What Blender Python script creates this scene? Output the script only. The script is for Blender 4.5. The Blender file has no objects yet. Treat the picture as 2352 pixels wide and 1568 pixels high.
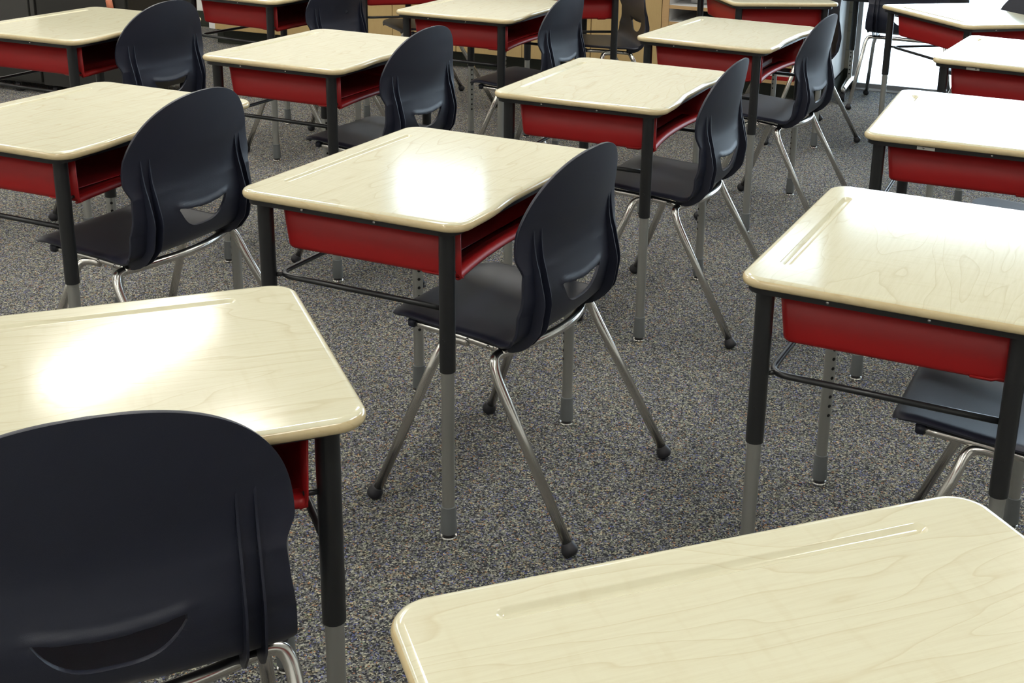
import bpy, bmesh, math, random
from mathutils import Vector, Matrix
random.seed(7)
S = bpy.context.scene
COL = S.collection
R = math.radians

# ------------------------------------------------------------------ camera
fw = Vector((0.0, 0.95225473, -0.30530465))
rt = Vector((0.99934437, 0.01105368, 0.03447679))
up = Vector((-0.03620542, 0.30510449, 0.9516304))
cam = bpy.data.cameras.new('camera')
cam_o = bpy.data.objects.new('camera', cam)
COL.objects.link(cam_o)
cam_o.matrix_world = Matrix(((rt.x, up.x, -fw.x, 0), (rt.y, up.y, -fw.y, 0), (rt.z, up.z, -fw.z, 1.25433), (0, 0, 0, 1)))
cam.sensor_width = 36.0
cam.lens = 2851.97 * 36.0 / 2352.0
cam.shift_x = -229.93 / 2352.0
cam.shift_y = -246.2 / 2352.0
cam.clip_start = 0.02
S.camera = cam_o

# ------------------------------------------------------------------ world, light, exposure
S.view_settings.view_transform = 'Standard'
S.view_settings.look = 'None'
S.view_settings.gamma = 1.0
S.view_settings.use_curve_mapping = False
S.view_settings.exposure = 0.9
w = bpy.data.worlds.new('world'); S.world = w; w.use_nodes = True
wb = w.node_tree.nodes['Background']
wb.inputs['Color'].default_value = (0.70, 0.85, 1.0, 1)
wb.inputs['Strength'].default_value = 5.5
LAMP = 11.0
try:
    S.cycles.use_denoising = True
    S.cycles.max_bounces = 10
    S.cycles.diffuse_bounces = 5
    S.cycles.glossy_bounces = 5
    S.cycles.transparent_max_bounces = 12
    S.cycles.sample_clamp_indirect = 6.0
    S.cycles.caustics_reflective = False
    S.cycles.caustics_refractive = False
except Exception:
    pass

# room frame: origin at the left foot of the big window, e1 along the back wall, e2 into the wall
OX, OY, AL = 1.249, 6.70, R(-18.0)
E1 = Vector((math.cos(AL), math.sin(AL), 0)); E2 = Vector((-math.sin(AL), math.cos(AL), 0))
def RW(s, t, z=0.0):
    return Vector((OX, OY, 0)) + E1 * s + E2 * t + Vector((0, 0, z))

# daylight portals in the openings (they only steer the sampling of the sky)
def portal(s0, s1, z0, z1):
    l = bpy.data.lights.new('window_daylight', 'AREA'); l.shape = 'RECTANGLE'
    l.size = s1 - s0; l.size_y = z1 - z0
    l.cycles.is_portal = True
    o = bpy.data.objects.new('window_daylight', l); COL.objects.link(o)
    c = RW((s0 + s1) / 2, 0.16, (z0 + z1) / 2)
    x = E1; z = E2; y = z.cross(x)
    o.matrix_world = Matrix(((x.x, y.x, z.x, c.x), (x.y, y.y, z.y, c.y), (x.z, y.z, z.z, c.z), (0, 0, 0, 1)))
portal(0.04, 3.2, 0.03, 2.0)

# ------------------------------------------------------------------ materials
MATS = {}
def new_mat(name):
    m = bpy.data.materials.new(name); m.use_nodes = True
    nt = m.node_tree; b = nt.nodes['Principled BSDF']
    MATS[name] = m
    return m, nt, b
def N(nt, typ, **kw):
    n = nt.nodes.new(typ)
    for k, v in kw.items():
        if k.startswith('i_'):
            n.inputs[k[2:].replace('_', ' ')].default_value = v
        else:
            setattr(n, k, v)
    return n
def ramp(nt, stops, interp='LINEAR'):
    n = nt.nodes.new('ShaderNodeValToRGB'); cr = n.color_ramp; cr.interpolation = interp
    while len(cr.elements) < len(stops): cr.elements.new(0.5)
    for e, (p, c) in zip(cr.elements, stops):
        e.position = p; e.color = (c[0], c[1], c[2], 1)
    return n
def plain(name, col, rough=0.5, metal=0.0, spec=0.5, bump=0.0, bscale=400.0, coat=0.0, var=0.0):
    m, nt, b = new_mat(name)
    b.inputs['Base Color'].default_value = (*col, 1)
    b.inputs['Roughness'].default_value = rough
    b.inputs['Metallic'].default_value = metal
    b.inputs['Specular IOR Level'].default_value = spec
    b.inputs['Coat Weight'].default_value = coat
    tc = N(nt, 'ShaderNodeTexCoord')
    nz = N(nt, 'ShaderNodeTexNoise', i_Scale=bscale, i_Detail=3.0)
    nt.links.new(tc.outputs['Object'], nz.inputs['Vector'])
    if var:
        mx = N(nt, 'ShaderNodeMixRGB', blend_type='MULTIPLY'); mx.inputs['Fac'].default_value = var
        mx.inputs['Color1'].default_value = (*col, 1)
        nt.links.new(nz.outputs['Fac'], mx.inputs['Color2'])
        nt.links.new(mx.outputs['Color'], b.inputs['Base Color'])
    if bump:
        bp = N(nt, 'ShaderNodeBump', i_Strength=bump, i_Distance=0.0006)
        nt.links.new(nz.outputs['Fac'], bp.inputs['Height'])
        nt.links.new(bp.outputs['Normal'], b.inputs['Normal'])
    return m

def wood_mat(name, base, dark, rough, stretch, lines=0.5, flecks=0.4, axis='Y', lscale=7.0):
    """pale maple laminate: contour-line grain running along one axis"""
    m, nt, b = new_mat(name); L = nt.links
    tc = N(nt, 'ShaderNodeTexCoord'); oi = N(nt, 'ShaderNodeObjectInfo')
    off = N(nt, 'ShaderNodeVectorMath', operation='SCALE'); off.inputs[0].default_value = (37.0, 21.0, 0.0)
    L.new(oi.outputs['Random'], off.inputs['Scale'])
    add = N(nt, 'ShaderNodeVectorMath', operation='ADD')
    L.new(tc.outputs['Object'], add.inputs[0]); L.new(off.outputs[0], add.inputs[1])
    mp = N(nt, 'ShaderNodeMapping')
    mp.inputs['Scale'].default_value = stretch
    L.new(add.outputs[0], mp.inputs['Vector'])
    n1 = N(nt, 'ShaderNodeTexNoise', i_Scale=1.0, i_Detail=2.5, i_Roughness=0.45, i_Distortion=0.25)
    L.new(mp.outputs[0], n1.inputs['Vector'])
    ml = N(nt, 'ShaderNodeMath', operation='MULTIPLY'); ml.inputs[1].default_value = 15.0
    L.new(n1.outputs['Fac'], ml.inputs[0])
    fr = N(nt, 'ShaderNodeMath', operation='FRACT'); L.new(ml.outputs[0], fr.inputs[0])
    r1 = ramp(nt, [(0.0, (0, 0, 0)), (0.78, (0.10, 0.10, 0.10)), (0.90, (0.35, 0.35, 0.35)), (0.965, (1, 1, 1)), (1.0, (0, 0, 0))])
    L.new(fr.outputs[0], r1.inputs['Fac'])
    # fine fibres
    mp2 = N(nt, 'ShaderNodeMapping')
    mp2.inputs['Scale'].default_value = tuple(s * 14 if s == max(stretch[:2]) else s * 4 for s in stretch)
    L.new(add.outputs[0], mp2.inputs['Vector'])
    n2 = N(nt, 'ShaderNodeTexNoise', i_Scale=2.0, i_Detail=4.0, i_Roughness=0.6)
    L.new(mp2.outputs[0], n2.inputs['Vector'])
    r2 = ramp(nt, [(0.42, (0, 0, 0)), (0.75, (1, 1, 1))]); L.new(n2.outputs['Fac'], r2.inputs['Fac'])
    # cross figure flecks
    mp3 = N(nt, 'ShaderNodeMapping')
    mp3.inputs['Scale'].default_value = tuple(45.0 if s == min(stretch[:2]) else 7.0 for s in stretch[:2]) + (20.0,)
    L.new(add.outputs[0], mp3.inputs['Vector'])
    n3 = N(nt, 'ShaderNodeTexNoise', i_Scale=1.5, i_Detail=2.0); L.new(mp3.outputs[0], n3.inputs['Vector'])
    r3 = ramp(nt, [(0.56, (0, 0, 0)), (0.72, (1, 1, 1))]); L.new(n3.outputs['Fac'], r3.inputs['Fac'])
    n4 = N(nt, 'ShaderNodeTexNoise', i_Scale=2.2, i_Detail=1.0); L.new(add.outputs[0], n4.inputs['Vector'])
    def mix(fac_socket, k, c1, c2):
        mu = N(nt, 'ShaderNodeMath', operation='MULTIPLY'); mu.inputs[1].default_value = k
        L.new(fac_socket, mu.inputs[0])
        mx = N(nt, 'ShaderNodeMixRGB'); L.new(mu.outputs[0], mx.inputs['Fac'])
        if isinstance(c1, tuple): mx.inputs['Color1'].default_value = (*c1, 1)
        else: L.new(c1, mx.inputs['Color1'])
        mx.inputs['Color2'].default_value = (*c2, 1)
        return mx.outputs['Color']
    c = mix(n4.outputs['Fac'], 0.35, base, tuple(base[i] * 0.92 + dark[i] * 0.08 for i in range(3)))
    c = mix(r1.outputs['Color'], lines, c, dark)
    c = mix(r2.outputs['Color'], 0.22, c, dark)
    c = mix(r3.outputs['Color'], flecks, c, dark)
    L.new(c, b.inputs['Base Color'])
    b.inputs['Roughness'].default_value = rough
    b.inputs['Specular IOR Level'].default_value = 0.5
    return m

TOP = wood_mat('maple_laminate', (0.618, 0.598, 0.438), (0.44, 0.36, 0.21), 0.115, (7.0, 1.5, 5.0), lines=0.36, flecks=0.12)
EDGE = wood_mat('maple_edge_shaded', (0.585, 0.485, 0.285), (0.40, 0.28, 0.13), 0.16, (2.5, 2.5, 30.0), lines=0.30, flecks=0.10)  # same laminate in a browner tone, sideways-facing shade put into the colour
TOP.node_tree.nodes['Principled BSDF'].inputs['Specular IOR Level'].default_value = 0.72
CABW = wood_mat('cabinet_maple', (0.47, 0.335, 0.150), (0.34, 0.21, 0.075), 0.40, (14.0, 10.0, 1.4), lines=0.15, flecks=0.05)
SHELFW = wood_mat('shelf_edge_maple', (0.50, 0.33, 0.16), (0.33, 0.18, 0.08), 0.4, (3.0, 12.0, 12.0), lines=0.3, flecks=0.05)
RED = plain('red_plastic', (0.315, 0.0095, 0.0105), 0.42, spec=0.3, bump=0.05, bscale=900)
BLACKM = plain('black_enamel', (0.0125, 0.0135, 0.0145), 0.34, bump=0.02, bscale=900)
SHELL = plain('black_polypropylene', (0.0120, 0.0145, 0.0275), 0.42, bump=0.35, bscale=1300, spec=0.5)
CHROME = plain('chrome_tube', (0.68, 0.66, 0.62), 0.21, metal=1.0)
STEEL = plain('satin_steel', (0.42, 0.425, 0.40), 0.36, metal=0.85)
GREYP = plain('grey_plastic', (0.125, 0.135, 0.135), 0.5)
RUBBER = plain('black_rubber', (0.014, 0.014, 0.018), 0.5)
DARK = plain('hole_dark', (0.004, 0.004, 0.004), 0.6)
SCREW = plain('zinc_screw', (0.6, 0.6, 0.6), 0.25, metal=1.0)
WALL = plain('painted_wall', (0.85, 0.845, 0.81), 0.7, bump=0.1, bscale=120)
CEIL = plain('ceiling_tile', (0.80, 0.80, 0.78), 0.9, bump=0.3, bscale=200, var=0.1)
BASE = plain('dark_green_base', (0.022, 0.028, 0.018), 0.45)
WHITE = plain('white_melamine', (0.72, 0.72, 0.71), 0.4)
FRAMEW = plain('white_frame', (0.78, 0.80, 0.82), 0.35)
ALU = plain('grey_aluminium', (0.36, 0.37, 0.38), 0.4, metal=0.5)
CHAR = plain('charcoal_metal', (0.038, 0.037, 0.034), 0.5, bump=0.05)
BLK = plain('black_laminate', (0.0125, 0.012, 0.010), 0.5)
COUNTER = plain('grey_counter', (0.33, 0.33, 0.32), 0.4, var=0.3, bscale=90)
LEATHER = plain('orange_leather', (0.42, 0.13, 0.06), 0.6, bump=0.3, bscale=200)
PAPER = plain('white_paper', (0.78, 0.78, 0.78), 0.8)
STICKER = plain('silver_label', (0.42, 0.41, 0.38), 0.4)
PAVE = plain('pale_concrete', (0.70, 0.70, 0.68), 0.9, bump=0.3, bscale=60, var=0.2)

m, nt, b = new_mat('block_wall'); L = nt.links       # painted concrete block with joints
tc = N(nt, 'ShaderNodeTexCoord')
br = N(nt, 'ShaderNodeTexBrick', i_Scale=1.0)
br.inputs['Color1'].default_value = (0.62, 0.60, 0.49, 1); br.inputs['Color2'].default_value = (0.61, 0.59, 0.48, 1)
br.inputs['Mortar'].default_value = (0.50, 0.48, 0.40, 1)
br.inputs['Mortar Size'].default_value = 0.004; br.inputs['Brick Width'].default_value = 0.40; br.inputs['Row Height'].default_value = 0.1
mp = N(nt, 'ShaderNodeMapping'); mp.inputs['Rotation'].default_value = (R(90), 0, 0)
L.new(tc.outputs['Object'], mp.inputs['Vector']); L.new(mp.outputs[0], br.inputs['Vector']); L.new(br.outputs['Color'], b.inputs['Base Color'])
b.inputs['Roughness'].default_value = 0.65
BLOCK = m

m, nt, b = new_mat('loop_carpet'); L = nt.links
tc = N(nt, 'ShaderNodeTexCoord')
nw = N(nt, 'ShaderNodeTexNoise', i_Scale=260.0, i_Detail=1.0); L.new(tc.outputs['Object'], nw.inputs['Vector'])
mxv = N(nt, 'ShaderNodeVectorMath', operation='MULTIPLY_ADD'); mxv.inputs[1].default_value = (0.004, 0.004, 0.0)
L.new(nw.outputs['Color'], mxv.inputs[0]); L.new(tc.outputs['Object'], mxv.inputs[2])
vo = N(nt, 'ShaderNodeTexVoronoi', i_Scale=360.0, i_Randomness=1.0); L.new(mxv.outputs[0], vo.inputs['Vector'])
sep = N(nt, 'ShaderNodeSeparateColor'); L.new(vo.outputs['Color'], sep.inputs[0])
g = 1.36
def cg(r_, g_, b_): return (r_ * g, g_ * g, b_ * g)
r1 = ramp(nt, [(0.0, cg(.022, .023, .026)), (0.26, cg(.055, .055, .058)), (0.46, cg(.115, .115, .110)), (0.64, cg(.19, .19, .165)), (0.80, cg(.32, .31, .25)),
               (0.89, cg(.10, .11, .22)), (0.93, cg(.15, .18, .11)), (0.955, cg(.26, .13, .07)), (0.98, cg(.05, .06, .15))], 'CONSTANT')
L.new(sep.outputs[0], r1.inputs['Fac'])
nb = N(nt, 'ShaderNodeTexNoise', i_Scale=5.0, i_Detail=3.0); L.new(tc.outputs['Object'], nb.inputs['Vector'])
nh = N(nt, 'ShaderNodeTexNoise', i_Scale=55.0, i_Detail=1.0); L.new(tc.outputs['Object'], nh.inputs['Vector'])
rb = ramp(nt, [(0.30, (.90, .90, 1.04)), (0.45, (.98, 1.0, 1.0)), (0.58, (1.05, 1.04, .97)), (0.72, (1.18, 1.03, .82))]); L.new(nh.outputs['Fac'], rb.inputs['Fac'])
mu = N(nt, 'ShaderNodeMixRGB', blend_type='MULTIPLY'); mu.inputs['Fac'].default_value = 1.0
L.new(r1.outputs['Color'], mu.inputs['Color1']); L.new(rb.outputs['Color'], mu.inputs['Color2'])
L.new(mu.outputs['Color'], b.inputs['Base Color'])
b.inputs['Roughness'].default_value = 0.95; b.inputs['Specular IOR Level'].default_value = 0.15
bp = N(nt, 'ShaderNodeBump', i_Strength=0.6, i_Distance=0.0025); L.new(vo.outputs['Distance'], bp.inputs['Height']); L.new(bp.outputs['Normal'], b.inputs['Normal'])
CARPET = m

m, nt, b = new_mat('lamp_diffuser'); b.inputs['Base Color'].default_value = (0.9, 0.9, 0.9, 1)
b.inputs['Emission Color'].default_value = (1.0, 0.965, 0.90, 1); b.inputs['Emission Strength'].default_value = LAMP
DIFF = m

m = bpy.data.materials.new('window_glass'); m.use_nodes = True; nt = m.node_tree; nt.nodes.clear()
o_ = N(nt, 'ShaderNodeOutputMaterial'); tr = N(nt, 'ShaderNodeBsdfTransparent'); gl = N(nt, 'ShaderNodeBsdfGlossy'); gl.inputs['Roughness'].default_value = 0.0
tr.inputs['Color'].default_value = (0.96, 0.98, 0.98, 1)
fz = N(nt, 'ShaderNodeFresnel'); fz.inputs['IOR'].default_value = 1.45; mx = N(nt, 'ShaderNodeMixShader')
nt.links.new(fz.outputs[0], mx.inputs[0]); nt.links.new(tr.outputs[0], mx.inputs[1]); nt.links.new(gl.outputs[0], mx.inputs[2]); nt.links.new(mx.outputs[0], o_.inputs['Surface'])
GLASS = m
m = GLASS.copy(); m.name = 'glare_window_glass'; [n for n in m.node_tree.nodes if n.type == 'BSDF_TRANSPARENT'][0].inputs['Color'].default_value = (0.70, 0.71, 0.71, 1)  # tinted to soften the glare from the two added high windows
GREYGLASS = m

# ------------------------------------------------------------------ mesh helpers
def obj(name, bm, mats, parent=None, smooth=True, recalc=True):
    if recalc: bmesh.ops.recalc_face_normals(bm, faces=bm.faces)
    if smooth:
        for f in bm.faces: f.smooth = True
    me = bpy.data.meshes.new(name); bm.to_mesh(me); bm.free()
    for m_ in (mats if isinstance(mats, (list, tuple)) else [mats]): me.materials.append(m_)
    o = bpy.data.objects.new(name, me); COL.objects.link(o)
    if parent: o.parent = parent
    return o
def empty(name, loc=(0, 0, 0), rz=0.0):
    o = bpy.data.objects.new(name, None); COL.objects.link(o)
    o.empty_display_size = 0.1
    o.location = loc; o.rotation_euler = (0, 0, rz); return o
def tag(o, label, cat, group=None, kind=None):
    o['label'] = label; o['category'] = cat
    if group: o['group'] = group
    if kind: o['kind'] = kind
    return o
def struct(name, bm, m_, smooth=False):
    o = obj(name, bm, m_, smooth=smooth); o['kind'] = 'structure'; return o
def box(bm, c, size, rot=None, mi=0, bevel=0.0):
    r_ = bmesh.ops.create_cube(bm, size=1.0)
    vs = r_['verts']
    for v in vs:
        v.co = Vector((v.co.x * size[0], v.co.y * size[1], v.co.z * size[2]))
    fs = set(f for v in vs for f in v.link_faces)
    if bevel:
        es = list(set(e for v in vs for e in v.link_edges))
        r2 = bmesh.ops.bevel(bm, geom=es, offset=bevel, segments=2, affect='EDGES')
        vs = list(set(r2['verts']) | set(v for v in vs if v.is_valid)); fs = set(f for v in vs if v.is_valid for f in v.link_faces)
    for v in vs:
        if v.is_valid:
            v.co = (rot @ v.co if rot else v.co) + Vector(c)
    for f in fs:
        if f.is_valid: f.material_index = mi
def boxc(bm, a, b_, mi=0, bevel=0.0):
    box(bm, [(a[i] + b_[i]) / 2 for i in range(3)], [abs(b_[i] - a[i]) for i in range(3)], None, mi, bevel)
def crom(pts, n=6):
    P = [Vector(p) for p in pts]; Q = [2 * P[0] - P[1]] + P + [2 * P[-1] - P[-2]]; out = []
    for i in range(1, len(Q) - 2):
        a, b_, c, d = Q[i - 1:i + 3]
        for k in range(n):
            t = k / n
            out.append(0.5 * ((2 * b_) + (c - a) * t + (2 * a - 5 * b_ + 4 * c - d) * t * t + (3 * b_ - a - 3 * c + d) * t ** 3))
    out.append(P[-1]); return out
def fillet(pts, rad, n=6):
    """polyline with rounded corners; rad is one radius or one per inner point"""
    P = [Vector(p) for p in pts]; out = [P[0]]
    for i in range(1, len(P) - 1):
        r_ = rad[i - 1] if isinstance(rad, (list, tuple)) else rad
        a = (P[i - 1] - P[i]); c = (P[i + 1] - P[i]); la, lc = a.length, c.length
        d = min(r_, la * 0.48, lc * 0.48); A = P[i] + a.normalized() * d; C = P[i] + c.normalized() * d
        for k in range(n + 1):
            t = k / n
            out.append(A * (1 - t) ** 2 + P[i] * 2 * t * (1 - t) + C * t * t)
    out.append(P[-1]); return out
def tube(bm, pts, r, seg=12, cap=True, mi=0):
    P = [Vector(p) for p in pts]; n = len(P)
    rs = r if isinstance(r, (list, tuple)) else [r] * n
    T = [(P[min(i + 1, n - 1)] - P[max(i - 1, 0)]).normalized() for i in range(n)]
    ref = Vector((0, 0, 1)) if abs(T[0].z) < 0.9 else Vector((1, 0, 0))
    u = T[0].cross(ref).normalized(); rings = []
    for i in range(n):
        u = (u - T[i] * u.dot(T[i])).normalized(); v = T[i].cross(u)
        rings.append([bm.verts.new(P[i] + (u * math.cos(2 * math.pi * k / seg) + v * math.sin(2 * math.pi * k / seg)) * rs[i]) for k in range(seg)])
    for i in range(n - 1):
        for k in range(seg):
            f = bm.faces.new((rings[i][k], rings[i][(k + 1) % seg], rings[i + 1][(k + 1) % seg], rings[i + 1][k])); f.material_index = mi
    if cap:
        bm.faces.new(rings[0][::-1]).material_index = mi; bm.faces.new(rings[-1]).material_index = mi
def lathe(bm, prof, c=(0, 0, 0), seg=20, mi=0, flute=0.0):
    rings = []
    for q in prof:
        r_, z = q[0], q[1]; fl = q[2] if len(q) > 2 else 0.0
        rings.append([bm.verts.new((c[0] + (r_ - (fl if k % 2 else 0)) * math.cos(2 * math.pi * k / seg), c[1] + (r_ - (fl if k % 2 else 0)) * math.sin(2 * math.pi * k / seg), c[2] + z)) for k in range(seg)])
    for i in range(len(rings) - 1):
        for k in range(seg):
            bm.faces.new((rings[i][k], rings[i][(k + 1) % seg], rings[i + 1][(k + 1) % seg], rings[i + 1][k])).material_index = mi
    bm.faces.new(rings[0][::-1]).material_index = mi; bm.faces.new(rings[-1]).material_index = mi
def sharp(o, ang=35):
    me = o.data
    bm = bmesh.new(); bm.from_mesh(me)
    for e in bm.edges:
        if len(e.link_faces) == 2 and e.calc_face_angle(0) > R(ang): e.smooth = False
    bm.to_mesh(me); bm.free()
def copy_tree(o, parent=None):
    c = o.copy(); COL.objects.link(c)
    if parent: c.parent = parent
    for ch in list(o.children): copy_tree(ch, c)
    return c
NB = bmesh.new

# ------------------------------------------------------------------ the room
T0, S0, S1, HC = -9.6, -5.3, 3.6, 2.75
def rbox(bm, s0, s1, t0, t1, z0, z1, mi=0):
    vs = [bm.verts.new(RW(s, t, z)) for z in (z0, z1) for s, t in ((s0, t0), (s1, t0), (s1, t1), (s0, t1))]
    for q in ((3, 2, 1, 0), (4, 5, 6, 7), (0, 1, 5, 4), (1, 2, 6, 5), (2, 3, 7, 6), (3, 0, 4, 7)):
        bm.faces.new([vs[i] for i in q]).material_index = mi
bm = NB(); rbox(bm, S0 - .2, S1 + .2, T0 - .2, 0.25, -0.12, 0.0); struct('floor', bm, CARPET)
bm = NB(); rbox(bm, S0 - .2, S1 + .2, T0 - .2, 0.25, HC, HC + 0.15); struct('ceiling', bm, CEIL)
# back wall pieces round the openings
W1 = (0.016, 3.25, 0.0, 2.02); GLARE_W2 = (-2.86, -2.12, 1.99, 2.40); GLARE_W3 = (-0.46, -0.04, 2.09, 2.45)  # the two high openings are added to throw glare on desktops
bm = NB()
rbox(bm, S0 - .2, GLARE_W2[0], 0, .2, 0, HC); rbox(bm, GLARE_W2[0], GLARE_W2[1], 0, .2, 0, GLARE_W2[2]); rbox(bm, GLARE_W2[0], GLARE_W2[1], 0, .2, GLARE_W2[3], HC)
rbox(bm, GLARE_W2[1], GLARE_W3[0], 0, .2, 0, HC); rbox(bm, GLARE_W3[0], GLARE_W3[1], 0, .2, 0, GLARE_W3[2]); rbox(bm, GLARE_W3[0], GLARE_W3[1], 0, .2, GLARE_W3[3], HC)
struct('wall_back', bm, WALL)
bm = NB()
def lb(bm, s0, s1, z0, z1):
    boxc(bm, (s0, 0, z0), (s1, .2, z1))
lb(bm, GLARE_W3[1], W1[0], 0, HC)
lb(bm, W1[0], W1[1], W1[3], HC); lb(bm, W1[1], S1 + .2, 0, HC)
o = struct('wall_back_block', bm, BLOCK); o.location = (OX, OY, 0); o.rotation_euler = (0, 0, AL)
bm = NB(); rbox(bm, S0 - .2, S0, T0, 0, 0, HC); struct('wall_left', bm, WALL)
bm = NB(); rbox(bm, S1, S1 + .2, T0, 0, 0, HC); struct('wall_right', bm, WALL)
bm = NB(); rbox(bm, S0 - .2, S1 + .2, T0 - .2, T0, 0, HC); struct('wall_near', bm, WALL)
bm = NB()
for s0, s1 in ((S0, -3.70), (-0.86, W1[0])):
    rbox(bm, s0, s1, -0.006, 0.0, 0.0, 0.098); rbox(bm, s0, s1, -0.012, -0.006, 0.0, 0.012)
struct('baseboard_back', bm, BASE)
def window(n, W, fr, rail, mull=()):
    s0, s1, z0, z1 = W
    bm = NB()
    rbox(bm, s0, s0 + fr, -0.02, .17, z0, z1); rbox(bm, s1 - fr, s1, -0.02, .17, z0, z1); rbox(bm, s0 + fr, s1 - fr, -0.02, .17, z1 - fr, z1)
    for q in mull: rbox(bm, q - .02, q + .02, 0.0, .1, z0 + .03, z1 - fr)
    fo = obj('window_%d' % n, bm, FRAMEW, smooth=False); fo['kind'] = 'structure'
    bm = NB(); rbox(bm, s0 + fr, s1 - fr, -0.02 if z0 < .5 else .0, .12, z0, z0 + rail)
    obj('window_rail', bm, ALU, fo, smooth=False)
    if z0 < .5:
        bm = NB(); rbox(bm, s0 + fr, s1 - fr, -0.062, -0.02, 0, 0.006); obj('threshold', bm, FRAMEW, fo, smooth=False)
    bm = NB(); rbox(bm, s0 + fr, s1 - fr, .05, .056, z0 + rail, z1 - fr); obj('window_pane', bm, GLASS if n == 1 else GREYGLASS, fo, smooth=False)
window(1, W1, 0.035, 0.03, (2.2,))
window(2, GLARE_W2, 0.02, 0.02); window(3, GLARE_W3, 0.02, 0.02)  # added unseen windows, there only for the desktop glare
bm = NB(); rbox(bm, -8, 9, 0.26, 14, -0.2, -0.06); struct('ground_outside', bm, PAVE)

# ceiling lights: recessed four-foot troffers in a grid
def ceiling_light(s, t, label):
    r_ = empty('ceiling_light', RW(s, t, HC - 0.02), AL)
    tag(r_, label, 'ceiling light', 'recessed ceiling lights')
    bm = NB()
    for sx in (-1, 1): boxc(bm, (sx * .152, -.61, -.012), (sx * .176, .61, .02))
    for sy in (-1, 1): boxc(bm, (-.176, sy * .61, -.012), (.176, sy * .632, .02))
    obj('lamp_frame', bm, FRAMEW, r_, smooth=False)
    bm = NB(); boxc(bm, (-.152, -.61, -.002), (.152, .61, .012)); obj('lamp_diffuser', bm, DIFF, r_, smooth=False)
for t, rn in ((-1.68, 'nearest the back wall'), (-4.12, 'over the middle rows of desks'), (-6.56, 'over the front desks'), (-9.0, 'behind the camera')):
    for s, cn_ in ((-3.46, 'left'), (-1.02, 'middle'), (1.42, 'window-side')):
        ceiling_light(s, t, 'white troffer ceiling light, %s line, %s' % (cn_, rn))

for s, cn_ in ((-4.70, 'nearest the left wall'), (-2.24, 'between the left and middle lines')):  # extra unseen fill lights, added to brighten the back left
    ceiling_light(s, -2.90, 'added fill troffer ceiling light, %s' % cn_)

# ------------------------------------------------------------------ student desk
DU, DV, H, TH, RC = 0.2309, 0.305, 0.6256, 0.0172, 0.040
def user_edge(v):
    a = abs(v)
    return DU + 0.0078 - 0.0125 * (1 if a < .07 else (0.5 + 0.5 * math.cos(math.pi * min(max((a - .07) / .14, 0), 1))))
def top_outline(ins=0.0):
    pts = []
    # counter-clockwise from user side, v rising
    nv = 40; ue = DU + 0.0078
    for k in range(nv + 1):
        v = -(DV - RC) + 2 * (DV - RC) * k / nv
        pts.append((user_edge(v) - ins, v))
    def arc(cu, cv, a0):
        for k in range(1, 12):
            a = R(a0 + 90 * k / 12)
            pts.append((cu + (RC - ins) * math.cos(a), cv + (RC - ins) * math.sin(a)))
    arc(ue - RC, DV - RC, 0)
    for k in range(11): pts.append((ue - RC - (ue - RC + DU - RC) * k / 10, DV - ins))
    arc(-DU + RC, DV - RC, 90)
    for k in range(21): pts.append((-DU + ins, (DV - RC) - 2 * (DV - RC) * k / 20))
    arc(-DU + RC, -DV + RC, 180)
    for k in range(11): pts.append((-DU + RC + (ue - RC + DU - RC) * k / 10, -DV + ins))
    arc(ue - RC, -DV + RC, 270)
    return pts
def make_tabletop(parent):
    bm = NB()
    prof = [(0.010, H - TH), (0.004, H - TH + .0006), (0.0012, H - TH + .003), (0.0, H - TH + .0075), (0.0008, H - .006), (0.003, H - .0028), (0.0065, H - .0008), (0.0115, H)]
    rings = [[bm.verts.new((u, v, z)) for u, v in top_outline(ins)] for ins, z in prof]
    n = len(rings[0])
    for i in range(len(rings) - 1):
        for k in range(n):
            f = bm.faces.new((rings[i][k], rings[i][(k + 1) % n], rings[i + 1][(k + 1) % n], rings[i + 1][k])); f.smooth = True
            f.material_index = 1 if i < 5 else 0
    bm.faces.new(rings[0][::-1])
    # pencil groove
    def loop(hl, hw, z, uc=-0.1795):
        q = []
        for k in range(9): a = R(180 * k / 8); q.append((uc + hw * math.cos(a), hl + hw * math.sin(a)))
        for k in range(9): a = R(180 + 180 * k / 8); q.append((uc + hw * math.cos(a), -hl + hw * math.sin(a)))
        return [bm.verts.new((u, v, z)) for u, v in q]
    g0 = loop(.2085, .0098, H); g1 = loop(.2085, .0084, H - .0008); g2 = loop(.2085, .0048, H - .0040); g3 = loop(.2085, .0022, H - .0049)
    gs = [g0, g1, g2, g3]
    for a, b_ in zip(gs[:-1], gs[1:]):
        for k in range(18):
            f = bm.faces.new((a[(k + 1) % 18], a[k], b_[k], b_[(k + 1) % 18])); f.smooth = True
    bm.faces.new(g3)
    # flat top with the groove left open
    es = []
    for lp in (rings[-1], g0):
        for k in range(len(lp)):
            e = bm.edges.get((lp[k], lp[(k + 1) % len(lp)]))
            es.append(e)
    r_ = bmesh.ops.triangle_fill(bm, use_beauty=True, edges=es, normal=(0, 0, 1))
    flat = [f for f in r_['geom'] if isinstance(f, bmesh.types.BMFace)]
    bmesh.ops.recalc_face_normals(bm, faces=bm.faces)
    for f in flat: f.smooth = False
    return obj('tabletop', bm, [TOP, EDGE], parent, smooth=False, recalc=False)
def round_rect(hu0, hu1, hv, r_, n=6):
    out = []
    for cu, cv, a0 in ((hu1 - r_, hv - r_, 0), (hu0 + r_, hv - r_, 90), (hu0 + r_, -hv + r_, 180), (hu1 - r_, -hv + r_, 270)):
        for k in range(n + 1):
            a = R(a0 + 90 * k / n); out.append((cu + r_ * math.cos(a), cv + r_ * math.sin(a)))
    return out
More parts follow.
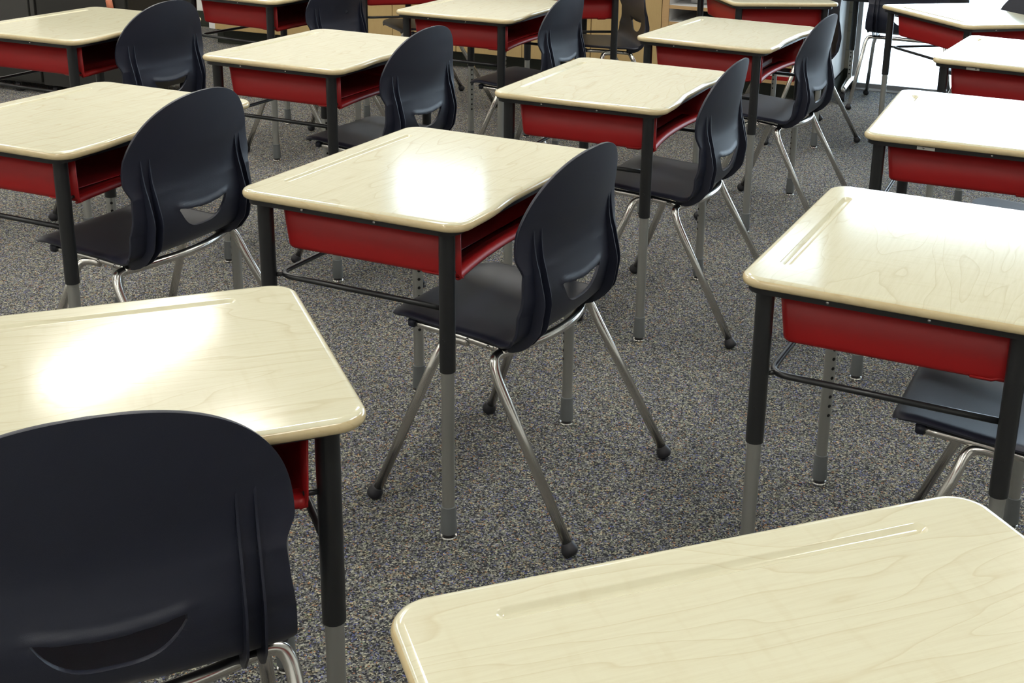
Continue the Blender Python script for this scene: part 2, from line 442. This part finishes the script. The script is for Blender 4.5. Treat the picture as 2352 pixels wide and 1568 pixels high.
def make_frame(parent):
    bm = NB()
    zt, zb = H - TH + .0003, H - TH - .0105
    o_ = round_rect(-.221, .215, .293, .03); i_ = round_rect(-.207, .201, .279, .02)
    n = len(o_); V = [[bm.verts.new((u, v, z)) for u, v in lp] for lp, z in ((o_, zt), (o_, zb), (i_, zb), (i_, zt))]
    for a in range(4):
        for k in range(n):
            bm.faces.new((V[a][k], V[a][(k + 1) % n], V[(a + 1) % 4][(k + 1) % n], V[(a + 1) % 4][k]))
    fr = obj('top_frame', bm, BLACKM, parent); sharp(fr)
    for v in (-1, 1):
        for u in (-.09, .06):
            bm = NB(); tube(bm, [(u, v * .2925, H - TH - .0048), (u, v * .2948, H - TH - .0048)], .0026, 8)
            obj('screw', bm, SCREW, fr)
    return fr
BH = .239
def box_uend(v): return .1775 + .0215 * min(abs(v) / BH, 1) ** 2
def make_box(parent):
    bm = NB()
    # plan path from the user-left end round the front to the user-right end
    def plan(ins, fu):
        q = []
        rr = .012
        hv = BH - ins; f = fu + ins
        for u in (.199, .16, .12, .06, 0, -.06, -.12): q.append((u, -hv))
        for k in range(7):
            a = R(270 - 90 * k / 6); q.append((f + rr + rr * math.cos(a), -hv + rr + rr * math.sin(a)))
        for v in (-.12, -.04, .04, .12): q.append((f, v))
        for k in range(7):
            a = R(180 - 90 * k / 6); q.append((f + rr + rr * math.cos(a), hv - rr + rr * math.sin(a)))
        for u in (-.12, -.06, 0, .06, .12, .16, .199): q.append((u, hv))
        return q
    rings = []
    for ins, fu, z in ((0, -.181, H - TH - .009), (.0027, -.1737, .520), (.0030, -.1735, .513), (.0042, -.1735, .508), (.0075, -.1735, .5040), (.013, -.1735, .5022)):
        rings.append([bm.verts.new((u, v, z)) for u, v in plan(ins, fu)])
    n = len(rings[0])
    for i in range(len(rings) - 1):
        for k in range(n - 1):
            bm.faces.new((rings[i][k], rings[i + 1][k], rings[i + 1][k + 1], rings[i][k + 1]))
    last = rings[-1]
    for k in range(2, n // 2 - 1):
        bm.faces.new((last[k], last[n - 1 - k], last[n - 2 - k], last[k + 1]))
    # rolled lip along the open side
    prof = [(None, .5022), (-.046, .5022), (-.040, .5045), (-.036, .5095), (-.032, .5108), (-.026, .5095), (-.019, .5125), (-.011, .5145), (-.004, .5125), (0.0, .507), (-.001, .502), (-.006, .4995), (-.011, .501)]
    nv = 24; rows = []
    for k in range(nv + 1):
        v = -BH + .013 + 2 * (BH - .013) * k / nv
        rows.append([bm.verts.new((.12 if d is None else box_uend(v) + d, v, z)) for d, z in prof])
    for k in range(nv):
        for i in range(len(prof) - 1):
            bm.faces.new((rows[k][i], rows[k + 1][i], rows[k + 1][i + 1], rows[k][i + 1]))
    # ends of the lip meet the side walls
    for kk, side in ((0, -1), (nv, 1)):
        e = []
        for i, (d, z) in enumerate(prof):
            v = side * (BH - .0035); e.append(bm.verts.new((.12 if d is None else box_uend(v) + d, v, z + (.006 if i < 3 else .001))))
        for i in range(len(prof) - 1): bm.faces.new((rows[kk][i], rows[kk][i + 1], e[i + 1], e[i]))
    o_ = obj('book_box', bm, RED, parent)
    md = o_.modifiers.new('thickness', 'SOLIDIFY'); md.thickness = .0028; md.offset = -1
    return o_
LEGS = [(.1862, -.2625), (-.1939, -.2625), (-.1939, .2625), (.1862, .2625)]
def make_leg(parent, u, v):
    bm = NB()
    lathe(bm, [(.0128, .3355), (.0145, .3365), (.0145, H - TH - .004)], seg=20)
    # small set-screw on the outer face
    s = 1 if v > 0 else -1
    tube(bm, [(0, s * .0135, .40), (0, s * .0152, .40)], .003, 8)
    lg = obj('leg', bm, BLACKM, parent); lg.location = (u, v, 0); sharp(lg)
    bm = NB()
    # eight-sided adjustable tube with a column of peg holes on the inner face
    seg = 16
    lathe(bm, [(.0118, .05), (.0118, .36)], seg=seg)
    d = Vector((-1 if u > 0 else 1, -1 if v > 0 else 1, 0)).normalized(); t = Vector((-d.y, d.x, 0))
    for k in range(9):
        z = .322 - .0205 * k
        c = d * .01195 + Vector((0, 0, z))
        vs = [bm.verts.new(c + t * (.0036 * math.cos(2 * math.pi * i / 12)) + Vector((0, 0, .0036 * math.sin(2 * math.pi * i / 12)))) for i in range(12)]
        vi = [bm.verts.new(c - d * .004 + t * (.0034 * math.cos(2 * math.pi * i / 12)) + Vector((0, 0, .0034 * math.sin(2 * math.pi * i / 12)))) for i in range(12)]
        bm.faces.new(vs).material_index = 1
    il = obj('leg_insert', bm, [STEEL, DARK], lg, recalc=False); sharp(il)
    bm = NB()
    lathe(bm, [(.0122, .0665), (.0139, .0655), (.0141, .040), (.0146, .037), (.0149, .034, .0008), (.0155, .014, .0008), (.0150, .011)], seg=48)
    cap = obj('foot_cap', bm, GREYP, lg); sharp(cap)
    bm = NB(); lathe(bm, [(.0115, .012), (.0115, .0055), (.0150, .005), (.0160, .0025), (.0145, 0.0)], seg=24)
    for f in bm.faces:
        if min(v_.co.z for v_ in f.verts) > .005: f.material_index = 1
    gl_ = obj('glide', bm, [CHROME, RUBBER], lg); sharp(gl_)
    return lg
def make_desk():
    root = empty('student_desk')
    make_tabletop(root); make_frame(root); make_box(root)
    for u, v in LEGS: make_leg(root, u, v)
    bm = NB()
    zb = .4535
    tube(bm, fillet([(.176, -.2545, zb - .002), (-.181, -.2525, zb + .001), (-.181, .2525, zb + .001), (.176, .2545, zb - .002)], .034, 8), .0054, 10)
    for s in (-1, 1):
        tube(bm, [(-.183, s * .2535, zb + .001), (-.172, s * .244, zb + .001)], .0045, 8)
    obj('wire_brace', bm, BLACKM, root)
    for s in (-1, 1):
        bm = NB(); tube(bm, [(.186, s * .250, .515), (.186, s * .232, .515)], .0036, 8)
        obj('box_bracket', bm, BLACKM, root)
    return root

# ------------------------------------------------------------------ student chair
ZT = 0.7142
PROF = crom([(-.2165, 0, .3630), (-.2135, 0, .3695), (-.206, 0, .3755), (-.180, 0, .3775), (-.12, 0, .3735), (-.05, 0, .3685), (.02, 0, .3665), (.062, 0, .3690), (.085, 0, .3785), (.1015, 0, .4020),
             (.1120, 0, .4500), (.1045, 0, .5000), (.1020, 0, .5300), (.1060, 0, .5650), (.1150, 0, .6050), (.1260, 0, .6650), (.1335, 0, ZT)], 7)
WM, ZM, ZN, NN, PW = .1985, .5440, .5090, 2.22, 2.1
def lerp(x, xs, ys):
    if x <= xs[0]: return ys[0]
    for a, b_, c, d in zip(xs, xs[1:], ys, ys[1:]):
        if x <= b_: return c + (d - c) * (x - a) / (b_ - a)
    return ys[-1]
def back_w(z):
    if z >= ZM:
        k = min((z - ZM) / (ZT - ZM), 1.0); return WM * max(1 - k ** NN, 0) ** (1 / NN)
    if z >= ZN:
        k = (z - ZN) / (ZM - ZN); k = k * k * (3 - 2 * k); return .1865 + (WM - .1865) * k
    return lerp(z, [.385, .43, .47, ZN], [.1955, .1945, .1895, .1865])
def back_bow(z): return lerp(z, [.375, .43, .51, .59, ZT], [.012, .026, .014, .032, .0385])
def prof_at(z):
    P = [p for p in PROF if p.z > .385 and p.x > .08]
    return lerp(z, [p.z for p in P], [p.x for p in P])
def surf_u(v, z): return prof_at(z) - back_bow(z) * (abs(v) / WM) ** PW
HV = .005
HOLE_UP = lambda v: .4585 + .0085 * (abs(v - HV) / .078) ** 2.0
HOLE_LO = lambda v: .4160 + (.0510) * (abs(v - HV) / .0785) ** 3.2
def make_shell(parent):
    # profile rows: the dome gets extra rows
    rows = []
    for i, p in enumerate(PROF[:-1]):
        q = PROF[i + 1]
        m_ = 2 if i % 7 in (0, 3) or 55 < i < 90 else 1
        if i > 95: m_ = 2
        if i > 106: m_ = 5
        for k in range(m_): rows.append(p.lerp(q, k / m_))
    last = PROF[-2].lerp(PROF[-1], .985); rows.append(last)
    NC = 64; bm = NB(); grid = []
    for p in rows:
        u, z = p.x, p.z; back = u > .06 and z > .374
        seat = not back
        row = []
        if seat:
            wd = lerp(u, [-.2166, -.212, -.204, -.19, -.165, -.10, 0.0, .06], [.128, .150, .162, .1695, .1735, .1765, .1795, .187])
        else:
            wd = lerp(z, [.3735, .385], [.187, .1955]) if z < .385 else back_w(z)
        for c in range(NC + 1):
            t = -1 + 2 * c / NC; v = t * wd
            if seat:
                a = abs(t); fade = lerp(u, [-.215, -.17, .02, .06], [0, 1, 1, .3])
                zz = z + .007 * a ** 2.2 * fade
                if a > .93: zz -= .0055 * ((a - .93) / .07) ** 2
                uu = u - .012 * lerp(u, [.0, .06], [0, 1]) * a ** PW
                row.append(Vector((uu, v, zz)))
            else:
                uu = u - back_bow(z) * (abs(v) / WM) ** PW
                zz = z + .0035 * lerp(z, [.375, .45], [1, 0]) * abs(t) ** 2
                # rolled upper lip over the hand hole
                if abs(v - HV) < .088 and z > .44:
                    d = z - HOLE_UP(v); e = 1 - max(0, (abs(v - HV) - .068) / .02)
                    if -.004 < d < .013: uu += .0042 * e * (0.5 + 0.5 * math.cos(math.pi * min(abs(d - .002) / .011, 1)))
                row.append(Vector((uu, v, zz)))
        grid.append([bm.verts.new(q) for q in row])
    dead = []
    for i in range(len(grid) - 1):
        for c in range(NC):
            f = bm.faces.new((grid[i][c], grid[i][c + 1], grid[i + 1][c + 1], grid[i + 1][c]))
            m_ = f.calc_center_median()
            if m_.x > .07 and abs(m_.y - HV) < .0785 and HOLE_LO(m_.y) < m_.z < HOLE_UP(m_.y) and m_.z > .40: dead.append(f)
    bmesh.ops.delete(bm, geom=dead, context='FACES')
    for v in [v for v in bm.verts if not v.link_faces]: bm.verts.remove(v)
    for v in bm.verts:       # snap the hole rim onto its curve
        if v.is_boundary and v.co.x > .07 and abs(v.co.y - HV) < .084 and .40 < v.co.z < .48:
            y = max(HV - .0785, min(HV + .0785, v.co.y)); a, b_ = HOLE_LO(y), HOLE_UP(y)
            zz = a if abs(v.co.z - a) < abs(v.co.z - b_) else b_
            v.co = Vector((surf_u(y, zz) + (.003 if zz == b_ else 0), y, zz))
    o_ = obj('seat_shell', bm, SHELL, parent)
    md = o_.modifiers.new('thickness', 'SOLIDIFY'); md.thickness = .0055; md.offset = 0
    bv = o_.modifiers.new('soft_rim', 'BEVEL'); bv.width = .0016; bv.segments = 2; bv.limit_method = 'ANGLE'; bv.angle_limit = R(50)
    for s in (-1, 1):
        for vv in (.1365, .1568):
            bm = NB(); v = s * vv; out, inn = [], []
            for k in range(19):
                z = .592 - (.592 - .392) * k / 18
                dp = .021 * min(1, ((.592 - z) / .15)) ** .9
                out.append((surf_u(v, z) + .002 + dp, z)); inn.append((surf_u(v, z) - .001, z))
            out += [(.100, .378), (.088, .363), (.071, .3515), (.055, .346), (.036, .3435), (.024, .346)]
            inn += [(.077, .381), (.066, .375), (.058, .373), (.048, .371), (.036, .370), (.024, .369)]
            hw = .0014
            A = [[bm.verts.new((u, v + sx * hw, z)) for u, z in out] for sx in (-1, 1)]
            B = [[bm.verts.new((u, v + sx * hw, z)) for u, z in inn] for sx in (-1, 1)]
            n = len(out)
            for k in range(n - 1):
                bm.faces.new((A[0][k], A[0][k + 1], B[0][k + 1], B[0][k])); bm.faces.new((A[1][k], B[1][k], B[1][k + 1], A[1][k + 1]))
                bm.faces.new((A[0][k], A[1][k], A[1][k + 1], A[0][k + 1])); bm.faces.new((B[0][k], B[0][k + 1], B[1][k + 1], B[1][k]))
            bm.faces.new((A[0][-1], A[1][-1], B[1][-1], B[0][-1])); bm.faces.new((A[0][0], B[0][0], B[1][0], A[1][0]))
            rb_ = obj('rib', bm, SHELL, o_); sharp(rb_, 40)
    return o_
def make_chair():
    root = empty('student_chair')
    make_shell(root)
    r_ = .0095
    bm = NB()
    tube(bm, crom([(.0335, -.164, .3425), (.0445, -.138, .3440), (.0620, -.098, .3475), (.0745, -.05, .3490), (.0785, 0, .3495), (.0745, .05, .3490), (.0620, .098, .3475), (.0445, .138, .3440), (.0335, .164, .3425)], 6), r_, 14)
    obj('back_rail', bm, CHROME, root)
    for s in (-1, 1):
        bm = NB()
        tube(bm, crom([(-.166, s * .1495, .3580), (-.06, s * .150, .3525), (.034, s * .1505, .3430)], 4), .0078, 12)
        rl = obj('seat_rail', bm, CHROME, root)
        for u in (-.043, .002):
            bm = NB(); zc = lerp(u, [-.06, .034], [.3525, .343])
            tube(bm, [(u, s * .1505, zc), (u, s * .1590, zc + .001)], .0036, 8); obj('screw', bm, SCREW, rl)
        # black front clip that wraps the rail end
        bm = NB(); boxc(bm, (-.176, s * .1495 - .009, .351), (-.160, s * .1495 + .009, .368), 0, .002); obj('rail_clip', bm, SHELL, rl)
    for s in (-1, 1):
        for back in (True, False):
            bm = NB()
            if back:
                pts = crom([(.0335, s * .160, .3425), (.0315, s * .174, .3415), (.0325, s * .186, .336), (.0380, s * .193, .3235), (.0465, s * .1965, .305), (.06, s * .1982, .2795)], 6) + [Vector((.207, s * .2155, .024))]
                foot = Vector((.2103, s * .2158, 0))
            else:
                pts = crom([(-.045, s * .1500, .3440), (-.068, s * .1515, .3455), (-.085, s * .1560, .3425), (-.0935, s * .1650, .3320), (-.0995, s * .1740, .3130), (-.107, s * .1810, .290)], 6) + [Vector((-.2125, s * .2135, .024))]
                foot = Vector((-.2180, s * .2158, 0))
            tube(bm, pts, r_, 14)
            lg = obj('leg', bm, CHROME, root)
            d = (pts[-2] - pts[-1]).normalized()
            bm = NB()
            c = foot + Vector((0, 0, .0152))
            path = [c - d * .0152 + d * q for q in (.0004, .0025, .006, .0110, .0165, .0205, .0240, .0260)]
            path = [p if p.z > 0 else Vector((p.x, p.y, .0005)) for p in path]
            tube(bm, path, [.0055, .0115, .0146, .0158, .0150, .0132, .0122, .0115], 16)
            for v in bm.verts:
                if v.co.z < 0: v.co.z = 0
            obj('foot_tip', bm, RUBBER, lg)
    return root

# ------------------------------------------------------------------ place desks and chairs
DESKS = {  # x, y, rotation, label
 'D1': (-.35805, 2.34342, -.38522, 'maple-topped red box desk in the centre of the photo, soft white glare on its top'),
 'D2': (-.00391, 3.32552, -.3536, 'maple-topped red box desk directly behind the centre desk in the same row'),
 'D3': (.38111, 4.3095, -.41512, 'maple-topped red box desk third in the centre row, red book inside its box'),
 'D4': (-.87004, 3.69002, -.36321, 'maple-topped red box desk up and left of the centre desk, grey foot cap below'),
 'D5': (-.50896, 4.74404, -.34046, 'maple-topped red box desk cut by the top edge, behind the left-of-centre desk'),
 'D6': (-1.19198, 2.71325, -.36303, 'maple-topped red box desk at the left edge, level with the centre desk'),
 'D7': (-1.72471, 3.99856, -.33851, 'maple-topped red box desk in the top left corner in front of the black cart'),
 'D8': (-1.37879, 5.01968, -.43661, 'maple-topped red box desk at the top edge before the left cabinets, only its rim showing'),
 'D9': (-.63711, 1.34606, -1.12988, 'maple-topped desk in the left foreground with a large white lamp glare'),
 'D10': (.18461, .81752, -1.1727, 'nearest maple desktop at the bottom right, strong cathedral grain and pencil groove'),
 'D11': (.52126, 1.96987, -.3983, 'maple-topped red box desk at the right edge, two glares, wire brace in full view'),
 'D12': (.88649, 2.99938, -.35278, 'red box desk at the right edge with a fully white shining top, second by depth'),
 'D13': (1.32115, 4.06744, -.45328, 'red box desk at the right edge below the top right corner, label on its rail'),
 'D14': (1.40199, 5.03262, .36894, 'turned red box desk in the top right corner against the bright window'),
 'D15': (.61316, 5.4543, .24367, 'turned red box desk at the top edge right of centre, before the open shelves'),
 'D16': (-1.07656, 5.79844, .49734, 'turned red box desk far back, only its box bottom and legs before the maple cabinets'),
 'D17': (-.27399, 5.55272, .28251, 'turned red box desk far back, beside the chair with the see-through hand hole'),
}
CHAIRS = {
 'C1': (-.157, 2.266, R(-25.1), 'black chair pushed under the centre desk, all four feet in view'),
 'C2': (.197, 3.259, R(-21.2), 'black chair pushed under the second desk of the centre row'),
 'C3': (.585, 4.221, R(-25.2), 'black chair at the third desk of the centre row, seen nearly edge-on'),
 'C6': (-1.000, 2.632, R(-21.3), 'black chair with smile-shaped hand hole at the left desk level with the centre'),
 'C4': (-.660, 3.633, R(-22.8), 'black chair between the left-of-centre desk and the centre row'),
 'C9': (-.5495, 1.178, R(-64.0), 'large black chair back in the left foreground, cut by the bottom edge'),
 'C7': (-1.5368, 3.9686, -.3702, 'black chair back at the desk in the top left corner'),
 'C5': (-.2914, 4.598, -.359, 'black chair at the top edge above the second desk of the centre row'),
 'C8': (-1.1915, 4.9412, -.3863, 'black chair back at the top edge with a tiny moulded mark'),
 'C11': (.7253, 1.894, -.417, 'black chair seat under the desk at the right edge, rim and chrome leg showing'),
 'C12': (1.08716, 2.93083, -.37896, 'black chair seat just seen under the white shining desk at the right edge'),
 'C15': (.8104, 5.5298, .245, 'black chair behind the turned desk at the top edge, facing left, partly hidden'),
 'C17': (-.0269, 5.5985, .28, 'black chair seen from the front at top centre, hand hole showing maple cabinets'),
 'C16': (-.8715, 5.9104, .4975, 'black chair seat far back under the turned desk before the maple cabinets'),
 'C14': (1.59792, 5.11374, .36894, 'black chair back in the top right corner mirrored in the shining desktop'),
 'CW': (1.430, 6.198, R(-112), 'black chair seen from behind against the bright window, at the dark work table'),
}
d0 = make_desk(); c0 = make_chair()
PLACED = {}
for i, (k, (x, y, a, lab)) in enumerate(DESKS.items()):
    o = d0 if i == 0 else copy_tree(d0)
    o.location = (x, y, 0); o.rotation_euler = (0, 0, a)
    tag(o, lab, 'desk', 'student desks in the classroom'); PLACED[k] = o
for i, (k, (x, y, a, lab)) in enumerate(CHAIRS.items()):
    o = c0 if i == 0 else copy_tree(c0)
    o.location = (x, y, 0); o.rotation_euler = (0, 0, a)
    tag(o, lab, 'chair', 'black student chairs'); PLACED[k] = o
# silver labels on the side rails of two desks
for k, u in (('D12', -.085), ('D13', -.10)):
    bm = NB(); boxc(bm, (u - .02, -.2936, H - TH - .0095), (u + .02, -.2928, H - TH - .0025))
    obj('rail_label', bm, STICKER, PLACED[k], smooth=False)
# faint moulded mark on one chair back
bm = NB()
for k in range(5):
    a = 2 * math.pi * k / 5 + .3
    zc, vc = .556 + .008 * math.sin(a), .03 + .008 * math.cos(a)
    tube(bm, [(surf_u(.03, .556) + .0025, .03, .556), (surf_u(vc, zc) + .0032, vc, zc)], .0011, 6)
obj('moulded_mark', bm, SHELL, PLACED['C8'])
# red book lying in the box of the third centre-row desk
r_ = empty('red_book', (0, 0, 0))
D3 = DESKS['D3']; ca, sa = math.cos(D3[2]), math.sin(D3[2])
def dl(u, v, z): return (D3[0] + u * ca - v * sa, D3[1] + u * sa + v * ca, z)
r_.location = dl(.036, .02, .5064); r_.rotation_euler = (0, 0, D3[2] + R(3))
tag(r_, 'bright red book lying inside the open box of the third centre-row desk', 'book')
bm = NB(); boxc(bm, (-.09, -.12, 0), (.09, .12, .003)); boxc(bm, (-.09, -.12, .019), (.09, .12, .022)); boxc(bm, (-.092, -.12, 0), (-.088, .12, .022)); obj('cover', bm, RED, r_, smooth=False)
bm = NB(); boxc(bm, (-.087, -.117, .003), (.087, .117, .019)); obj('pages', bm, PAPER, r_, smooth=False)

# ------------------------------------------------------------------ base cabinets and open shelves on the back wall
TF = -0.56
def base_cabinet(s0, s1, label, doors):
    s0 += .0008; s1 -= .0008
    root = empty('base_cabinet', RW((s0 + s1) / 2, 0, 0), AL); tag(root, label, 'cabinet', 'maple base cabinets on the back wall')
    h = (s1 - s0) / 2
    bm = NB(); boxc(bm, (-h, TF + .02, .092), (h, -.002, .84)); obj('cabinet_body', bm, CABW, root, smooth=False)
    bm = NB(); boxc(bm, (-h, -.475, 0), (h, -.002, .092)); boxc(bm, (-h, -.482, 0), (h, -.475, .014)); obj('toe_kick', bm, BASE, root, smooth=False)
    n = doors; wd = 2 * h / n
    for k in range(n):
        bm = NB(); a = -h + wd * k + .0015; boxc(bm, (a, TF, .094), (a + wd - .003, TF + .02, .838), 0, .001)
        dr = obj('door', bm, CABW, root, smooth=False)
        bm = NB(); hx = a + (wd - .04 if k % 2 == 0 else .037); tube(bm, fillet([(hx, TF + .002, .66), (hx, TF - .028, .66), (hx, TF - .028, .76), (hx, TF + .002, .76)], .012, 4), .004, 8)
        obj('handle', bm, STEEL, dr)
base_cabinet(-3.63, -2.85, 'maple base cabinet at the left end, below the desk with only its rim showing', 2)
base_cabinet(-2.85, -2.074, 'maple base cabinet behind the far turned desk left of centre', 2)
base_cabinet(-2.074, -1.290, 'maple base cabinet behind the chair with the see-through hand hole', 2)
base_cabinet(-1.290, -.905, 'narrow single-door maple cabinet next to the open shelves', 1)
r_ = empty('end_panel', RW(-3.655, 0, 0), AL); tag(r_, 'white side panel closing the left end of the maple cabinets', 'panel')
bm = NB(); boxc(bm, (-.02, TF + .01, .094), (.0242, -.002, .84)); obj('panel_board', bm, WHITE, r_, smooth=False)
bm = NB(); boxc(bm, (-.02, -.475, 0), (.0242, -.002, .094)); obj('toe_kick', bm, BASE, r_, smooth=False)
bm = NB(); rbox(bm, -3.70, -0.02, -.60, -.002, .8405, .878); tag(obj('countertop', bm, COUNTER, smooth=False), 'grey countertop running along the maple cabinets on the back wall', 'countertop')
# open shelf unit
r_ = empty('shelf_unit', RW(-.45, 0, 0), AL); tag(r_, 'open white shelf unit with maple edges between the cabinets and the window', 'shelf unit')
bm = NB(); boxc(bm, (-.445, -.012, .094), (.425, -.004, .84)); obj('back_panel', bm, WHITE, r_, smooth=False)
for s0, s1 in ((-.4538, -.4185), (.400, .4245)):
    bm = NB(); boxc(bm, (s0, TF + .012, .094), (s1, -.004, .84)); boxc(bm, (s0, TF, .094), (s1, TF + .012, .84), 1)
    obj('side_panel', bm, [WHITE, SHELFW], r_, smooth=False)
for z in (.082, .167, .335, .419, .60, .80):
    bm = NB(); boxc(bm, (-.4185, TF + .016, z), (.400, -.012, z + .017)); boxc(bm, (-.4185, TF + .004, z), (.400, TF + .016, z + .017), 1)
    obj('shelf', bm, [WHITE, SHELFW], r_, smooth=False)
bm = NB(); boxc(bm, (-.4538, -.475, 0), (.4245, -.012, .0815)); obj('toe_kick', bm, BASE, r_, smooth=False)
# red tray with paper on the lowest shelf
r_ = empty('paper_tray', RW(-.275, -.43, .0995), AL); tag(r_, 'red plastic tray holding white paper on the lowest open shelf', 'tray')
bm = NB()
boxc(bm, (-.11, -.12, 0), (.075, .12, .004)); boxc(bm, (-.11, -.12, 0), (-.106, .12, .05)); boxc(bm, (-.11, .116, 0), (.075, .12, .05)); boxc(bm, (-.11, -.12, 0), (.06, -.116, .02))
boxc(bm, (.055, -.12, 0), (.075, -.09, .058)); boxc(bm, (.071, -.12, 0), (.075, .12, .035))
obj('tray_body', bm, RED, r_, smooth=False)
bm = NB(); boxc(bm, (-.095, -.11, .0045), (.05, .11, .024)); obj('paper_stack', bm, PAPER, r_, smooth=False)
r_ = empty('storage_bin', RW(-.66, -.27, .437), AL); tag(r_, 'grey storage bin standing on the upper open shelf', 'bin')
bm = NB(); boxc(bm, (-.13, -.16, 0), (.13, .16, .006)); 
for a, b_ in (((-.13, -.16, 0), (-.124, .16, .13)), ((.124, -.16, 0), (.13, .16, .13)), ((-.13, -.16, 0), (.13, -.154, .13)), ((-.13, .154, 0), (.13, .16, .13))): boxc(bm, a, b_)
obj('bin_body', bm, COUNTER, r_, smooth=False)
bm = NB(); boxc(bm, (-.137, -.167, .122), (.137, -.160, .134)); boxc(bm, (-.137, .160, .122), (.137, .167, .134)); obj('bin_rim', bm, GREYP, r_, smooth=False)

# ------------------------------------------------------------------ dark rolling cabinets at the left
def casters(root, xs, ys):
    for x in xs:
        for y in ys:
            bm = NB(); tube(bm, [(x - .012, y, .022), (x + .012, y, .022)], .022, 18); ca_ = obj('caster', bm, RUBBER, root); sharp(ca_)
            bm = NB(); boxc(bm, (x - .017, y - .010, .02), (x - .013, y + .010, .050)); boxc(bm, (x + .013, y - .010, .02), (x + .017, y + .010, .050)); boxc(bm, (x - .017, y - .014, .046), (x + .017, y + .014, .05)); obj('fork', bm, BLK, ca_, smooth=False)
r_ = empty('rolling_cabinet', RW(-3.90, -2.10, 0), AL); tag(r_, 'low charcoal cabinet on casters in the top left corner', 'cabinet')
bm = NB(); boxc(bm, (-.42, -.02, .05), (.44, .42, .62)); obj('cabinet_body', bm, BLK, r_, smooth=False)
bm = NB(); boxc(bm, (-.40, -.034, .30), (.405, -.02, .60), 0, .002); obj('door', bm, CHAR, r_, smooth=False)
bm = NB(); boxc(bm, (.415, -.034, .30), (.44, -.02, .60), 0, .002); obj('door_trim', bm, CHAR, r_, smooth=False)
bm = NB(); boxc(bm, (-.40, -.034, .06), (.44, -.02, .29), 0, .002); obj('drawer', bm, BLK, r_, smooth=False)
bm = NB(); boxc(bm, (-.43, -.04, .62), (.445, .43, .645), 0, .003); obj('cabinet_top', bm, CHAR, r_, smooth=False)
casters(r_, (-.38, .28), (.0, .38))
r_ = empty('media_cart', RW(-3.19, -2.10, 0), AL); tag(r_, 'tall black media cart on casters behind the top left desk', 'cart')
bm = NB(); boxc(bm, (-.26, -.03, .05), (.255, .42, .93)); obj('cart_body', bm, BLK, r_, smooth=False)
bm = NB(); boxc(bm, (-.25, -.04, .30), (.245, -.03, .92), 0, .002); dr = obj('door', bm, BLK, r_, smooth=False)
bm = NB(); tube(bm, [(.20, -.04, .60), (.20, -.055, .60)], .008, 12); obj('lock', bm, STEEL, dr)
bm = NB(); boxc(bm, (-.27, -.05, .93), (.265, .43, .95), 0, .003); obj('cart_top', bm, BLK, r_, smooth=False)
casters(r_, (-.22, .21), (.01, .38))
# orange leather tag on a white cord, hanging from the cart door
r_ = empty('hanging_tag', RW(-3.022, -2.145, .60), AL); tag(r_, 'orange-brown leather tag hanging on white cord from the black cart', 'tag')
rot = Matrix.Rotation(R(-8), 3, 'Y')
bm = NB(); box(bm, (.004, -.006, -.155), (.036, .008, .07), rot, 0, .003); obj('leather_flap', bm, LEATHER, r_)
bm = NB()
tube(bm, crom([(-.008, -.006, -.125), (-.014, -.006, -.09), (-.010, -.006, -.03), (.0, -.006, 0.0), (.008, -.006, -.03), (.006, -.006, -.09), (.012, -.006, -.125)], 5), .0038, 8)
obj('cord', bm, PAPER, r_)
bm = NB(); tube(bm, [(0, -.001, 0), (0, -.014, 0)], .004, 10); obj('hook', bm, STEEL, r_)

# ------------------------------------------------------------------ work table at the window
r_ = empty('work_table', RW(.30, -.23, 0), AL); tag(r_, 'dark work table with T-shaped caster legs standing before the window', 'table')
bm = NB(); boxc(bm, (-.31, -.19, .507), (.300, .17, .55), 0, .004); obj('tabletop', bm, BLACKM, r_)
for x, nm in ((-.262, 0), (.284, 1)):
    bm = NB(); lathe(bm, [(.0138, .235), (.0148, .238), (.0148, .507)], (x, 0, 0), 20); lg = obj('leg', bm, BLACKM, r_); sharp(lg)
    bm = NB(); boxc(bm, (x - .0105, -.010, .08), (x + .0105, .010, .25), 0, .003)
    for k in range(6):
        z = .222 - .022 * k
        vs = [bm.verts.new((x - .002 + .004 * math.cos(2 * math.pi * i / 10), -.0104, z + .004 * math.sin(2 * math.pi * i / 10))) for i in range(10)]
        bm.faces.new(vs).material_index = 1
    obj('leg_insert', bm, [STEEL, DARK], lg, smooth=False, recalc=False)
    bm = NB(); tube(bm, [(x, -.215, .055), (x, -.19, .062), (x, 0, .078), (x, .16, .062), (x, .175, .055)], [.012, .015, .018, .015, .012], 14); ft = obj('foot_bar', bm, CHROME, r_)
    for y in (-.20, .155):
        bm = NB(); tube(bm, [(x - .013, y, .022), (x + .013, y, .022)], .022, 16); cs = obj('caster', bm, RUBBER, ft); sharp(cs)
